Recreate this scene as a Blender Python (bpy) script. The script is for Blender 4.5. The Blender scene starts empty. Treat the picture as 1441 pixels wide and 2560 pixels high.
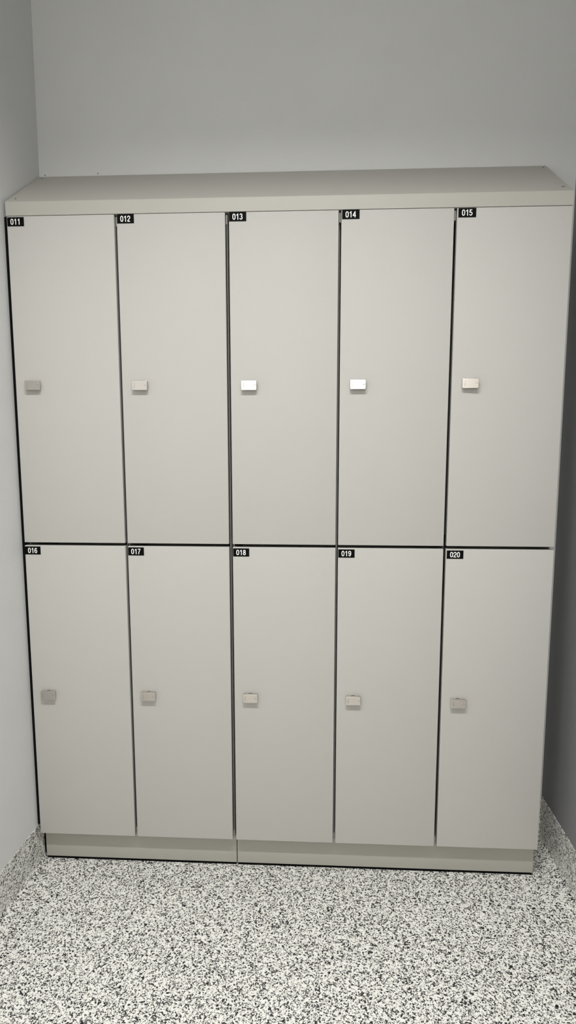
import bpy, bmesh, math, random
from mathutils import Vector, Matrix, Euler

random.seed(7)
scene = bpy.context.scene
COL = scene.collection

# ---------------------------------------------------------------- measurements (metres)
XL, XR = -0.0105, 1.6145          # alcove side walls
D = 0.2256                        # back wall
YF = -4.6                         # wall behind the photographer
ZC = 2.80                         # ceiling
XS = [0.0, 0.3037, 0.6103, 0.9153, 1.2213, 1.525]   # door column boundaries
GAP = [0.0, 0.0076, 0.0108, 0.0072, 0.0080, 0.0]
Z_HOOD, Z_TOP, Z_UP, Z_LOW, Z_BOT = 1.9787, 1.9422, 1.0316, 1.0227, 0.1093
Z_BACK = 2.1308
OV = 0.0325                       # how far the doors stand proud of the plinth
SEAM = 0.6133
DOOR_T = 0.018

# ---------------------------------------------------------------- materials
def new_mat(name):
    m = bpy.data.materials.new(name)
    m.use_nodes = True
    nt = m.node_tree
    return m, nt, nt.nodes['Principled BSDF']

def paint(name, rgb, rough=0.45, var=0.04, bump=0.05, bscale=900.0, spec=0.5, grain=0.0):
    m, nt, b = new_mat(name)
    N, L = nt.nodes.new, nt.links.new
    tc = N('ShaderNodeTexCoord')
    n1 = N('ShaderNodeTexNoise'); n1.inputs['Scale'].default_value = 5.0; n1.inputs['Detail'].default_value = 3
    L(tc.outputs['Object'], n1.inputs['Vector'])
    n2 = N('ShaderNodeTexNoise'); n2.inputs['Scale'].default_value = bscale; n2.inputs['Detail'].default_value = 2
    L(tc.outputs['Object'], n2.inputs['Vector'])
    mix = N('ShaderNodeMix'); mix.data_type = 'RGBA'
    mix.inputs['A'].default_value = (*[c * (1 - var) for c in rgb], 1)
    mix.inputs['B'].default_value = (*[min(1, c * (1 + var)) for c in rgb], 1)
    L(n1.outputs['Fac'], mix.inputs['Factor'])
    mix2 = N('ShaderNodeMix'); mix2.data_type = 'RGBA'; mix2.blend_type = 'MULTIPLY'
    mix2.inputs['Factor'].default_value = 1.0
    mr = N('ShaderNodeMapRange'); mr.inputs['From Min'].default_value = 0.3; mr.inputs['From Max'].default_value = 0.7
    mr.inputs['To Min'].default_value = 1 - grain; mr.inputs['To Max'].default_value = 1 + grain
    L(n2.outputs['Fac'], mr.inputs['Value'])
    comb = N('ShaderNodeCombineColor')
    for k in ('Red', 'Green', 'Blue'):
        L(mr.outputs['Result'], comb.inputs[k])
    L(mix.outputs['Result'], mix2.inputs['A']); L(comb.outputs['Color'], mix2.inputs['B'])
    L(mix2.outputs['Result'], b.inputs['Base Color'])
    bp = N('ShaderNodeBump'); bp.inputs['Strength'].default_value = bump; bp.inputs['Distance'].default_value = 0.001
    L(n2.outputs['Fac'], bp.inputs['Height']); L(bp.outputs['Normal'], b.inputs['Normal'])
    b.inputs['Roughness'].default_value = rough
    b.inputs['Specular IOR Level'].default_value = spec
    return m

def plain(name, rgb, rough=0.5, metal=0.0, spec=0.5):
    m, nt, b = new_mat(name)
    N, L = nt.nodes.new, nt.links.new
    n = N('ShaderNodeTexNoise'); n.inputs['Scale'].default_value = 60
    tc = N('ShaderNodeTexCoord'); L(tc.outputs['Object'], n.inputs['Vector'])
    mix = N('ShaderNodeMix'); mix.data_type = 'RGBA'
    mix.inputs['A'].default_value = (*[c * .96 for c in rgb], 1)
    mix.inputs['B'].default_value = (*[min(1, c * 1.04) for c in rgb], 1)
    L(n.outputs['Fac'], mix.inputs['Factor']); L(mix.outputs['Result'], b.inputs['Base Color'])
    b.inputs['Roughness'].default_value = rough
    b.inputs['Metallic'].default_value = metal
    b.inputs['Specular IOR Level'].default_value = spec
    return m

def brushed(name, rgb, rough):
    m, nt, b = new_mat(name)
    N, L = nt.nodes.new, nt.links.new
    tc = N('ShaderNodeTexCoord')
    mp = N('ShaderNodeMapping'); mp.inputs['Scale'].default_value = (60, 900, 1800)
    n = N('ShaderNodeTexNoise'); n.inputs['Scale'].default_value = 1.0; n.inputs['Detail'].default_value = 2
    L(tc.outputs['Object'], mp.inputs['Vector']); L(mp.outputs['Vector'], n.inputs['Vector'])
    mr = N('ShaderNodeMapRange'); mr.inputs['To Min'].default_value = rough - .07; mr.inputs['To Max'].default_value = rough + .07
    L(n.outputs['Fac'], mr.inputs['Value']); L(mr.outputs['Result'], b.inputs['Roughness'])
    b.inputs['Base Color'].default_value = (*rgb, 1)
    b.inputs['Metallic'].default_value = 1.0
    return m

def speckle(name):
    """black, grey and white epoxy flake floor"""
    m, nt, b = new_mat(name)
    N, L = nt.nodes.new, nt.links.new
    tc = N('ShaderNodeTexCoord')
    warp = N('ShaderNodeTexNoise'); warp.inputs['Scale'].default_value = 400; warp.inputs['Detail'].default_value = 2
    L(tc.outputs['Object'], warp.inputs['Vector'])
    sub = N('ShaderNodeVectorMath'); sub.operation = 'SUBTRACT'; sub.inputs[1].default_value = (.5, .5, .5)
    L(warp.outputs['Color'], sub.inputs[0])
    sc = N('ShaderNodeVectorMath'); sc.operation = 'SCALE'; sc.inputs['Scale'].default_value = 0.0042
    L(sub.outputs[0], sc.inputs[0])
    add = N('ShaderNodeVectorMath'); add.operation = 'ADD'
    L(tc.outputs['Object'], add.inputs[0]); L(sc.outputs[0], add.inputs[1])
    def layer(scale):
        v = N('ShaderNodeTexVoronoi'); v.inputs['Scale'].default_value = scale
        L(add.outputs[0], v.inputs['Vector'])
        s = N('ShaderNodeSeparateColor'); L(v.outputs['Color'], s.inputs['Color'])
        return v, s
    v1, s1 = layer(275.0)
    v2, s2 = layer(430.0)
    # clumps shift the mix of flakes a little
    cl = N('ShaderNodeTexNoise'); cl.inputs['Scale'].default_value = 55; cl.inputs['Detail'].default_value = 2
    L(tc.outputs['Object'], cl.inputs['Vector'])
    mm = N('ShaderNodeMath'); mm.operation = 'MULTIPLY_ADD'
    mm.inputs[1].default_value = 0.5; mm.inputs[2].default_value = -0.25
    L(cl.outputs['Fac'], mm.inputs[0])
    a1 = N('ShaderNodeMath'); a1.operation = 'ADD'; L(s1.outputs['Red'], a1.inputs[0]); L(mm.outputs[0], a1.inputs[1])
    a2 = N('ShaderNodeMath'); a2.operation = 'ADD'; L(s2.outputs['Red'], a2.inputs[0]); L(mm.outputs[0], a2.inputs[1])
    def ramp(stops):
        r = N('ShaderNodeValToRGB'); r.color_ramp.interpolation = 'CONSTANT'
        e = r.color_ramp.elements
        e[0].position, e[0].color = stops[0][0], (*stops[0][1], 1)
        e[1].position, e[1].color = stops[1][0], (*stops[1][1], 1)
        for p, c in stops[2:]:
            x = e.new(p); x.color = (*c, 1)
        return r
    W1, W2, G1, G2, K = (.93, .92, .875), (.78, .765, .71), (.30, .29, .27), (.09, .087, .083), (.006, .006, .007)
    r1 = ramp([(0, K), (.20, G2), (.27, G1), (.36, W2), (.52, W1)])
    r2 = ramp([(0, K), (.24, G2), (.31, G1), (.39, W2), (.55, W1)])
    L(a1.outputs[0], r1.inputs['Fac']); L(a2.outputs[0], r2.inputs['Fac'])
    pick = N('ShaderNodeMath'); pick.operation = 'GREATER_THAN'; pick.inputs[1].default_value = 0.52
    L(s1.outputs['Green'], pick.inputs[0])
    mx = N('ShaderNodeMix'); mx.data_type = 'RGBA'
    L(pick.outputs[0], mx.inputs['Factor']); L(r1.outputs['Color'], mx.inputs['A']); L(r2.outputs['Color'], mx.inputs['B'])
    L(mx.outputs['Result'], b.inputs['Base Color'])
    bp = N('ShaderNodeBump'); bp.inputs['Strength'].default_value = .25; bp.inputs['Distance'].default_value = 0.0006
    L(v1.outputs['Distance'], bp.inputs['Height']); L(bp.outputs['Normal'], b.inputs['Normal'])
    b.inputs['Roughness'].default_value = .38
    return m

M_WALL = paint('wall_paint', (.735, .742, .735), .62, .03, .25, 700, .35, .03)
M_WALL_SHADED = paint('wall_paint_shaded', (.25, .252, .257), .62, .03, .25, 700, .35, .03)  # wall paint darkened: shade of the gap beside the lockers put into the colour
M_CEIL = paint('ceiling_paint', (.58, .58, .565), .8, .02, .1, 300, .3)
M_REAR = paint('rear_wall_paint', (.86, .85, .82), .7, .02, .1, 300, .3)
M_DOOR = paint('door_enamel', (.535, .524, .496), .55, .012, .06, 1500, .14, .018)
M_BODY = paint('carcass_enamel', (.50, .488, .455), .5, .015, .05, 1500, .4)
M_HOOD = paint('hood_enamel', (.46, .448, .405), .45, .02, .06, 1500, .4, .02)
M_PLINTH = paint('plinth_enamel', (.46, .448, .40), .45, .02, .05, 1500, .4)
M_INSIDE = paint('inside_enamel', (.10, .098, .09), .7, .02, .0, 500, .2)
M_FLOOR = speckle('flake_epoxy')
M_BRACKET = paint('bracket_enamel', (.33, .322, .30), .5, .02, .0, 500, .3)
M_LIP_SHADE = paint('lip_shade_enamel', (.17, .166, .155), .6, .02, .0, 500, .2)  # carcass enamel darkened to paint the shade inside the door gaps
M_PLATE = plain('plate_black', (.003, .003, .003), .6, 0, .08)
M_SHADE = plain('shade_black', (.006, .006, .006), .9, 0, .05)  # black standing in for shade beside and under the lockers
M_DIGIT = plain('digit_white', (.88, .88, .86), .5)
M_NICKEL = brushed('satin_nickel', (.66, .622, .58), .24)
M_ENGRAVE = plain('engraving', (.42, .41, .39), .55, 1.0)
M_NECK = brushed('dark_nickel', (.45, .43, .40), .35)
M_SCREW = plain('screw_dark', (.05, .048, .045), .4, .6)
M_CAULK = plain('paint_edge', (.66, .66, .63), .6)

# ---------------------------------------------------------------- mesh helpers
def link(name, bm, mats, parent=None, smooth=None):
    bmesh.ops.recalc_face_normals(bm, faces=bm.faces)
    me = bpy.data.meshes.new(name)
    bm.to_mesh(me); bm.free()
    for m in (mats if isinstance(mats, (list, tuple)) else [mats]):
        me.materials.append(m)
    o = bpy.data.objects.new(name, me)
    COL.objects.link(o)
    if parent is not None:
        o.parent = parent
    if smooth:
        for p in me.polygons:
            p.use_smooth = True
        me.set_sharp_from_angle(angle=math.radians(smooth))
    return o

def add_box(bm, x0, x1, y0, y1, z0, z1, bev=0.0, seg=2, mi=0):
    r = bmesh.ops.create_cube(bm, size=1.0)
    vs = r['verts']
    for v in vs:
        v.co = Vector((x0 + (v.co.x + .5) * (x1 - x0), y0 + (v.co.y + .5) * (y1 - y0), z0 + (v.co.z + .5) * (z1 - z0)))
    es = list({e for v in vs for e in v.link_edges})
    fs = list({f for v in vs for f in v.link_faces})
    for f in fs:
        f.material_index = mi
    if bev > 0:
        bmesh.ops.bevel(bm, geom=es, offset=bev, segments=seg, profile=.5, affect='EDGES')

def add_prism(bm, prof, x0, x1, mi=0):
    """prof: closed list of (y, z); extruded along x"""
    a = [bm.verts.new((x0, y, z)) for y, z in prof]
    b = [bm.verts.new((x1, y, z)) for y, z in prof]
    n = len(prof)
    fs = [bm.faces.new(a[::-1]), bm.faces.new(b)]
    for i in range(n):
        j = (i + 1) % n
        fs.append(bm.faces.new((a[i], a[j], b[j], b[i])))
    for f in fs:
        f.material_index = mi
    return fs

def add_cyl(bm, c, r, h, axis='y', seg=28, mi=0, r2=None):
    res = bmesh.ops.create_cone(bm, cap_ends=True, segments=seg, radius1=r, radius2=r if r2 is None else r2, depth=h)
    rot = {'y': Matrix.Rotation(math.radians(90), 4, 'X'), 'z': Matrix.Identity(4), 'x': Matrix.Rotation(math.radians(90), 4, 'Y')}[axis]
    bmesh.ops.transform(bm, matrix=Matrix.Translation(c) @ rot, verts=res['verts'])
    for f in {f for v in res['verts'] for f in v.link_faces}:
        f.material_index = mi

def struct(name, bm, mats, smooth=None):
    o = link(name, bm, mats, None, smooth)
    o['kind'] = 'structure'
    return o

def thing(name, label, cat, loc=(0, 0, 0), group=None):
    o = bpy.data.objects.new(name, None)
    o.empty_display_size = .05
    COL.objects.link(o); o.location = loc
    o['label'] = label; o['category'] = cat
    if group:
        o['group'] = group
    return o

# ---------------------------------------------------------------- room shell
T = .08
bm = bmesh.new(); add_box(bm, XL - T - .1, XR + T, YF - T, D + T, -T, 0); struct('floor', bm, M_FLOOR)
bm = bmesh.new(); add_box(bm, XL - T - .1, XR + T, YF - T, D + T, ZC, ZC + T); struct('ceiling', bm, M_CEIL)
WL_SLOPE = .036                                           # left wall a touch out of square with the banks
def xl(y):
    return XL + WL_SLOPE * min(y, D)
bm = bmesh.new()
add_box(bm, XL - T, XL, YF - T, D, 0, ZC)
for v in bm.verts:
    v.co.x += WL_SLOPE * v.co.y
struct('wall_left', bm, M_WALL)
bm = bmesh.new(); add_box(bm, XR, XR + T, YF - T, D + T, 0, ZC); struct('wall_right', bm, M_WALL_SHADED)
bm = bmesh.new(); add_box(bm, XL - T, XR, D, D + T, 0, ZC)
for (x, z) in ((.016, 2.1359), (.1813, 2.1377)):            # two specks on the paint just above the cover
    add_cyl(bm, (x, D - .0003, z), .0016, .001, 'y', 10, 1)
struct('wall_back', bm, [M_WALL, M_SCREW])
bm = bmesh.new(); add_box(bm, xl(YF), XR, YF - T, YF, 0, ZC); struct('wall_front', bm, M_REAR)

def cove_profile(h, t=.0012, r=.014, n=6):
    """(distance from wall, height) of a flake-epoxy cove, wall side first"""
    p = [(0, 0), (t + r, 0)]
    for i in range(1, n + 1):
        a = math.radians(90) * i / n
        p.append((t + r - r * math.sin(a), r - r * math.cos(a)))
    p += [(t, h - .0008), (t * .4, h), (0, h)]
    return p

def cove(name, h, p0, p1, inward):
    bm = bmesh.new()
    prof = cove_profile(h)
    iv = Vector(inward)
    A = [bm.verts.new(Vector(p0) + iv * d + Vector((0, 0, z))) for d, z in prof]
    B = [bm.verts.new(Vector(p1) + iv * d + Vector((0, 0, z))) for d, z in prof]
    n = len(prof)
    bm.faces.new(A); bm.faces.new(B[::-1])
    for i in range(n):
        j = (i + 1) % n
        bm.faces.new((A[i], B[i], B[j], A[j]))
    return struct(name, bm, M_FLOOR, 40)

cove('baseboard_left', .1320, (xl(YF), YF, 0), (xl(D), D, 0), (1, 0, 0))
cove('baseboard_right', .1470, (XR, YF, 0), (XR, D, 0), (-1, 0, 0))
cove('baseboard_back', .1400, (xl(D), D, 0), (XR, D, 0), (0, -1, 0))
cove('baseboard_front', .1400, (xl(YF), YF, 0), (XR, YF, 0), (0, 1, 0))

# ---------------------------------------------------------------- numerals
def arc(cx, cy, rx, ry, a0, a1, n=14, p=1.0):
    out = []
    for i in range(n + 1):
        a = math.radians(a0 + (a1 - a0) * i / n)
        c, s = math.cos(a), math.sin(a)
        out.append((cx + rx * math.copysign(abs(c) ** p, c), cy + ry * math.copysign(abs(s) ** p, s)))
    return out

W = .155                                     # stroke width, digit height = 1
def digit_paths(d):
    h = W / 2
    if d == '0': return [(arc(.28, .5, .195, .5 - h, 0, 360, 32, .8)[:-1], True)]
    if d == '1': return [([(.335, 0), (.335, .995)], False), ([(.10, .755), (.20, .772), (.275, .82), (.32, .93)], False)]
    if d == '2': return [(arc(.28, .70, .195, .30 - h, 188, -32, 18) + [(.13, .21), (.085, h)], False), ([(.055, h), (.50, h)], False)]
    if d == '3': return [(arc(.27, .725, .175, .275 - h, 170, -88, 16), False), (arc(.27, .285, .20, .285 - h, 92, -172, 18), False)]
    if d == '4': return [([(.40, 0), (.40, .99)], False), ([(.40, .93), (.07, .34)], False), ([(.02, .29), (.54, .29)], False)]
    if d == '5': return [([(.48, 1 - h), (.15, 1 - h), (.10, .46)], False), (arc(.27, .325, .205, .325 - h, 142, -160, 20), False)]
    if d == '6': return [(arc(.285, .32, .195, .32 - h, 0, 360, 26)[:-1], True), (arc(.30, .50, .21, .5 - h, 205, 38, 18), False)]
    if d == '7': return [([(.05, 1 - h), (.49, 1 - h), (.34, .62), (.22, .28), (.18, 0)], False)]
    if d == '8': return [(arc(.28, .735, .165, .265 - h, 0, 360, 24)[:-1], True), (arc(.28, .28, .20, .28 - h, 0, 360, 24)[:-1], True)]
    if d == '9': return [(arc(.275, .68, .195, .32 - h, 0, 360, 26)[:-1], True), (arc(.26, .50, .21, .5 - h, 25, -142, 18), False)]

def ribbon(bm, pts, closed, w, fx, mi):
    P = [Vector(p) for p in pts]
    n = len(P)
    Lf, Rt = [], []
    for i in range(n):
        if closed:
            a, b = P[i - 1], P[(i + 1) % n]
        else:
            a, b = P[max(0, i - 1)], P[min(n - 1, i + 1)]
        t = (b - a).normalized()
        nn = Vector((-t.y, t.x))
        k = w / 2
        if 0 < i < n - 1 or closed:
            d1 = (P[i] - P[i - 1]).normalized()
            c = max(.55, abs(d1.dot(t)))
            k = k / c
        Lf.append(bm.verts.new(fx(P[i] + nn * k))); Rt.append(bm.verts.new(fx(P[i] - nn * k)))
    for i in range(n if closed else n - 1):
        j = (i + 1) % n
        f = bm.faces.new((Lf[i], Lf[j], Rt[j], Rt[i])); f.material_index = mi

# ---------------------------------------------------------------- locks
def make_lock(door, x, z, tilt_x, roll, tilt_z):
    """rosette against the door, rectangular nickel thumb plate standing off it"""
    bm = bmesh.new()
    add_cyl(bm, (0, -.0016, 0), .0126, .0032, 'y', 32)
    add_cyl(bm, (0, -.0050, 0), .0095, .0038, 'y', 28)
    o = link('lock_base', bm, M_NECK, door, 35); o.location = (x, 0, z)
    hw, hh, y0, y1, r = .0218, .0131, -.0142, -.0066, .0021
    bm = bmesh.new()
    out = []
    for (sx, sz, a0) in ((1, -1, -90), (1, 1, 0), (-1, 1, 90), (-1, -1, 180)):
        rr = r
        for i in range(5):
            a = math.radians(a0 + 90 * i / 4)
            out.append((sx * (hw - rr) + rr * math.cos(a), sz * (hh - rr) + rr * math.sin(a)))
    def ring(y, k):
        return [bm.verts.new((px - math.copysign(k, px), y, pz - math.copysign(k, pz))) for px, pz in out]
    rings = [ring(y1, .0006), ring(y1 - .0006, 0), ring(y0 + .0009, 0), ring(y0 + .0003, .0003), ring(y0, .0009)]
    n = len(out)
    for A, B in zip(rings, rings[1:]):
        for i in range(n):
            j = (i + 1) % n
            bm.faces.new((A[i], A[j], B[j], B[i]))
    bm.faces.new(rings[0][::-1]); bm.faces.new(rings[-1])
    # engraved pointer line and the small upright maker's marks
    yf = y0 - .00012
    add_box(bm, .0130, .0196, yf, y0 + .0004, -.0002, .0012, 0, 1, 1)
    def mark(pts, w=.00085):
        ribbon(bm, pts, False, w, lambda p: Vector((p.x, yf, p.y)), 1)
    mark([(-.0153, .0050), (-.0133, .0078)])
    mark([(-.0155, .0036), (-.0131, .0036), (-.0133, .0020)])
    mark([(-.0156, .0006), (-.0144, -.0012), (-.0146, -.0002), (-.0133, .0006)])
    mark([(-.0140, -.0024), (-.0132, -.0048), (-.0126, -.0072)])
    mark([(-.0158, -.0020), (-.0161, -.0044)])
    mark([(-.0159, -.0056), (-.0159, -.0078)])
    o = link('lock_knob', bm, [M_NICKEL, M_ENGRAVE], door, 15)
    o.location = (x, 0, z)
    o.rotation_euler = Euler((math.radians(tilt_x), math.radians(roll), math.radians(tilt_z)))

# ---------------------------------------------------------------- doors
PLATE_W, PLATE_H = .0465, .0238
def make_door(bank, number, col, row, lock_xz, plate_dx, plate_dz, tilt):
    x0 = XS[col] + GAP[col] / 2
    x1 = XS[col + 1] - GAP[col + 1] / 2
    z0, z1 = (Z_UP, Z_TOP - .0012) if row == 0 else (Z_BOT, Z_LOW)
    bm = bmesh.new()
    add_box(bm, x0, x1, 0, DOOR_T, z0, z1, .0016, 3)
    d = link('door', bm, M_DOOR, bank, 40)
    d['label'] = 'flat grey door numbered ' + number
    # number plate
    bm = bmesh.new()
    px, pz = x0 + plate_dx, z1 - plate_dz - PLATE_H
    add_box(bm, px, px + PLATE_W, -.0009, .0, pz, pz + PLATE_H, .0002, 1, 0)
    dh = .0158
    adv = .0096
    ox, oz = px + .0089, pz + (PLATE_H - dh) / 2
    for i, ch in enumerate(number):
        for k, (pts, closed) in enumerate(digit_paths(ch)):
            ribbon(bm, pts, closed, W, lambda p, i=i, k=k: Vector((ox + i * adv + p.x * dh, -.0011 - .00004 * k, oz + p.y * dh)), 1)
    o = link('number_plate', bm, [M_PLATE, M_DIGIT], d)
    o['label'] = 'black plate with white number ' + number
    make_lock(d, lock_xz[0], lock_xz[1], *tilt)
    return d

LOCKS = {  # number: (x, z) of the knob, tilts (about x, roll about y, about z) in degrees
    '011': ((.0533, 1.4835), (0, 0, 0)), '012': ((.3604, 1.4818), (0, 0, 0)), '013': ((.6674, 1.4805), (0, 0, 0)),
    '014': ((.9684, 1.4817), (0, 0, 0)), '015': ((1.2739, 1.4834), (0, 0, -4)),
    '016': ((.0515, .5670), (0, 0, 0)), '017': ((.3577, .5703), (0, 0, 0)), '018': ((.6639, .5713), (0, 0, 0)),
    '019': ((.9671, .5713), (0, 0, 0)), '020': ((1.2718, .5690), (0, 0, 0)),
}
PLATE = {  # number: plate inset from the door's left edge and from its top edge
    '011': (.0018, .0030), '012': (.0012, .0006), '013': (.0006, .0006), '014': (.0018, .0002), '015': (.0026, .0012),
    '016': (.0006, .0030), '017': (.0010, .0030), '018': (.0010, .0030), '019': (.0008, .0032), '020': (.0016, .0034),
}

def make_bank(label, cols, xa, xb, numbers):
    """steel carcass on a plinth, two tiers of doors"""
    bank = thing('locker_bank', label, 'lockers', (0, 0, 0))
    yb, yf = D - .004, .030
    zb, zt = .1005, Z_TOP + .004
    t = .003
    bm = bmesh.new()
    add_box(bm, xa, xa + t, yf, yb, zb, zt)
    add_box(bm, xb - t, xb, yf, yb, zb, zt)
    add_box(bm, xa + t, xb - t, yf, yb, zb, zb + t)
    add_box(bm, xa + t, xb - t, yf, yb, zt - t, zt)
    add_box(bm, xa + t, xb - t, yb - t, yb, zb + t, zt - t)
    for c in cols[1:]:                                    # upright dividers between columns
        add_box(bm, XS[c] - t / 2, XS[c] + t / 2, yf, yb - t, zb + t, zt - t)
        if c != 2:
            add_box(bm, XS[c] - .0032, XS[c] - .0008, .018, yf + .001, zb + .02, zt - .02, mi=1)
    if cols[0] == 0:                                      # front lip of the end panel, seen in the wide gap
        add_box(bm, .6070, .6104, .012, yf + .001, zb + .02, zt - .02, mi=1)
    link('carcass', bm, [M_BODY, M_LIP_SHADE], bank)
    for c in list(cols) :                                 # shelves between the two tiers, one per column
        a = XS[c] + (t / 2 if c != cols[0] else 0); b = XS[c + 1] - t / 2
        a = max(a, xa + t); b = min(b, xb - t)
        bm = bmesh.new(); add_box(bm, a, b, yf + .03, yb - t, 1.0255, 1.0285)
        link('shelf', bm, M_INSIDE, bank)
    # plinth
    pa, pb = (.0005, SEAM - .0012) if cols[0] == 0 else (SEAM + .0012, 1.5262)
    bm = bmesh.new()
    add_box(bm, pa, pb, OV, D - .03, .0095, .1000, .0010, 2)
    link('plinth', bm, M_PLINTH, bank, 40)
    bm = bmesh.new()                                      # black bar added to paint the shade under the plinth
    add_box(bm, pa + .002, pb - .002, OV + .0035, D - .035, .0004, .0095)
    link('plinth_shade_bar', bm, M_SHADE, bank)
    if cols[0] == 0:                                      # black strip added as painted shade in the gap to the wall
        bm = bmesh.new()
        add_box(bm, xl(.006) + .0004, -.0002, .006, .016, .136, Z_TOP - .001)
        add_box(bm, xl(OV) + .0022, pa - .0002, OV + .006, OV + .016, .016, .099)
        link('gap_shade_strip', bm, M_SHADE, bank)
    # pivot brackets showing in the gaps at top and bottom
    for c in ([1, 2] if cols[0] == 0 else [3, 4]):
        gx = XS[c] if c != 2 else XS[c] - .0022
        for (za, zc) in ((Z_TOP - .030, Z_TOP - .004), (Z_BOT - .004, Z_BOT + .024)):
            bm = bmesh.new()
            w = .0024 if c != 2 else .0020
            add_box(bm, gx - w, gx + w, .010, .032, za, zc, .0005, 1)
            link('pivot_bracket', bm, M_BRACKET, bank)
    for number, col, row in numbers:
        l, tl = LOCKS[number]
        make_door(bank, number, col, row, l, PLATE[number][0], PLATE[number][1], tl)
    return bank

make_bank('narrower grey steel locker bank with four doors, numbered 011, 012, 016 and 017', [0, 1], .0012, SEAM - .0022,
          [('011', 0, 0), ('012', 1, 0), ('016', 0, 1), ('017', 1, 1)])
make_bank('wider grey steel locker bank with six doors, numbered 013 to 015 and 018 to 020', [2, 3, 4], SEAM + .0004, 1.5238,
          [('013', 2, 0), ('014', 3, 0), ('015', 4, 0), ('018', 2, 1), ('019', 3, 1), ('020', 4, 1)])

# ---------------------------------------------------------------- sloping cover across both banks
hood = thing('locker_hood', 'grey sheet-metal sloping cover lying along the top of both locker banks', 'locker top', (0, 0, Z_TOP))
bm = bmesh.new()
zh0 = Z_TOP
prof = [(0, zh0), (.0185, zh0), (.0185, zh0 + .0045), (D - .002, zh0 + .0045), (D - .002, Z_BACK)]
r = .0030                                                 # soft bend along the front edge
sl = (Z_BACK - Z_HOOD) / (D - .002)
ang = math.atan(sl)
for i in range(5):
    a = (math.pi / 2 + ang) + (math.pi - (math.pi / 2 + ang)) * i / 4
    tlen = r * math.tan((math.pi / 2 - ang) / 2)
    cx, cz = r, Z_HOOD - tlen
    prof.append((cx + r * math.cos(a), cz + r * math.sin(a)))
add_prism(bm, prof, -.0022, 1.5245)
for v in bm.verts:
    v.co.z -= Z_TOP
link('cover_sheet', bm, M_HOOD, hood, 25)
def on_slope(x, y):
    return (x, y, Z_HOOD + sl * y - Z_TOP)
for (x, y) in ((.0175, .022), (.014, D - .020), (1.5095, .030), (1.5045, .030), (1.511, D - .022)):
    bm = bmesh.new()
    add_cyl(bm, (0, 0, .0004), .0021, .0014, 'z', 14, 0, .0015)
    o = link('screw', bm, M_SCREW, hood, 40)
    o.location = on_slope(x, y); o.rotation_euler = (ang, 0, 0)

# ---------------------------------------------------------------- light
def area(name, loc, rot, sx, sy, power, color, spread=180):
    l = bpy.data.lights.new(name, 'AREA'); l.shape = 'RECTANGLE'
    l.size, l.size_y, l.energy, l.color = sx, sy, power, color
    l.spread = math.radians(spread)
    o = bpy.data.objects.new(name, l); COL.objects.link(o)
    o.location = loc; o.rotation_euler = rot
    return o
area('tube_or_fill_light', (.76, -1.36, ZC - .03), (0, 0, 0), 1.15, .06, 38.5, (1.0, .992, .975), 144)
area('tube_or_fill_light', (.80, -3.75, ZC - .05), (math.radians(-38), 0, 0), 1.20, .12, 38, (1.0, .985, .955), 110)  # unseen lamp added to whiten the rear wall that the knobs reflect

w = bpy.data.worlds.new('world'); w.use_nodes = True
w.node_tree.nodes['Background'].inputs['Color'].default_value = (.05, .05, .05, 1)
scene.world = w

# ---------------------------------------------------------------- camera
F_PX = 1527.34
cam = bpy.data.cameras.new('camera')
cam.sensor_fit = 'VERTICAL'; cam.sensor_height = 36.0; cam.lens = F_PX / 2560 * 36.0
cam.clip_start = .05
co = bpy.data.objects.new('camera', cam); COL.objects.link(co)
pitch, yaw, roll = -.1262, -.0519, -.0003
def cam_matrix():
    # world -> camera used in the measurement: yaw about z, then pitch, then roll
    c, s = math.cos(yaw), math.sin(yaw)
    A = Matrix(((c, -s, 0), (s, c, 0), (0, 0, 1)))
    c, s = math.cos(pitch), math.sin(pitch)
    B = Matrix(((1, 0, 0), (0, c, s), (0, -s, c)))
    c, s = math.cos(roll), math.sin(roll)
    C = Matrix(((c, 0, s), (0, 1, 0), (-s, 0, c)))
    R = C @ B @ A                                   # rows: right, forward, up
    right, fwd, up = R[0], R[1], R[2]
    M = Matrix((right, up, -Vector(fwd))).transposed()
    return M.to_4x4()
co.matrix_world = Matrix.Translation((.8651, -1.7263, 1.3456)) @ cam_matrix()
scene.camera = co
scene.view_settings.view_transform = 'Standard'
scene.view_settings.look = 'None'
scene.view_settings.exposure = 0.0
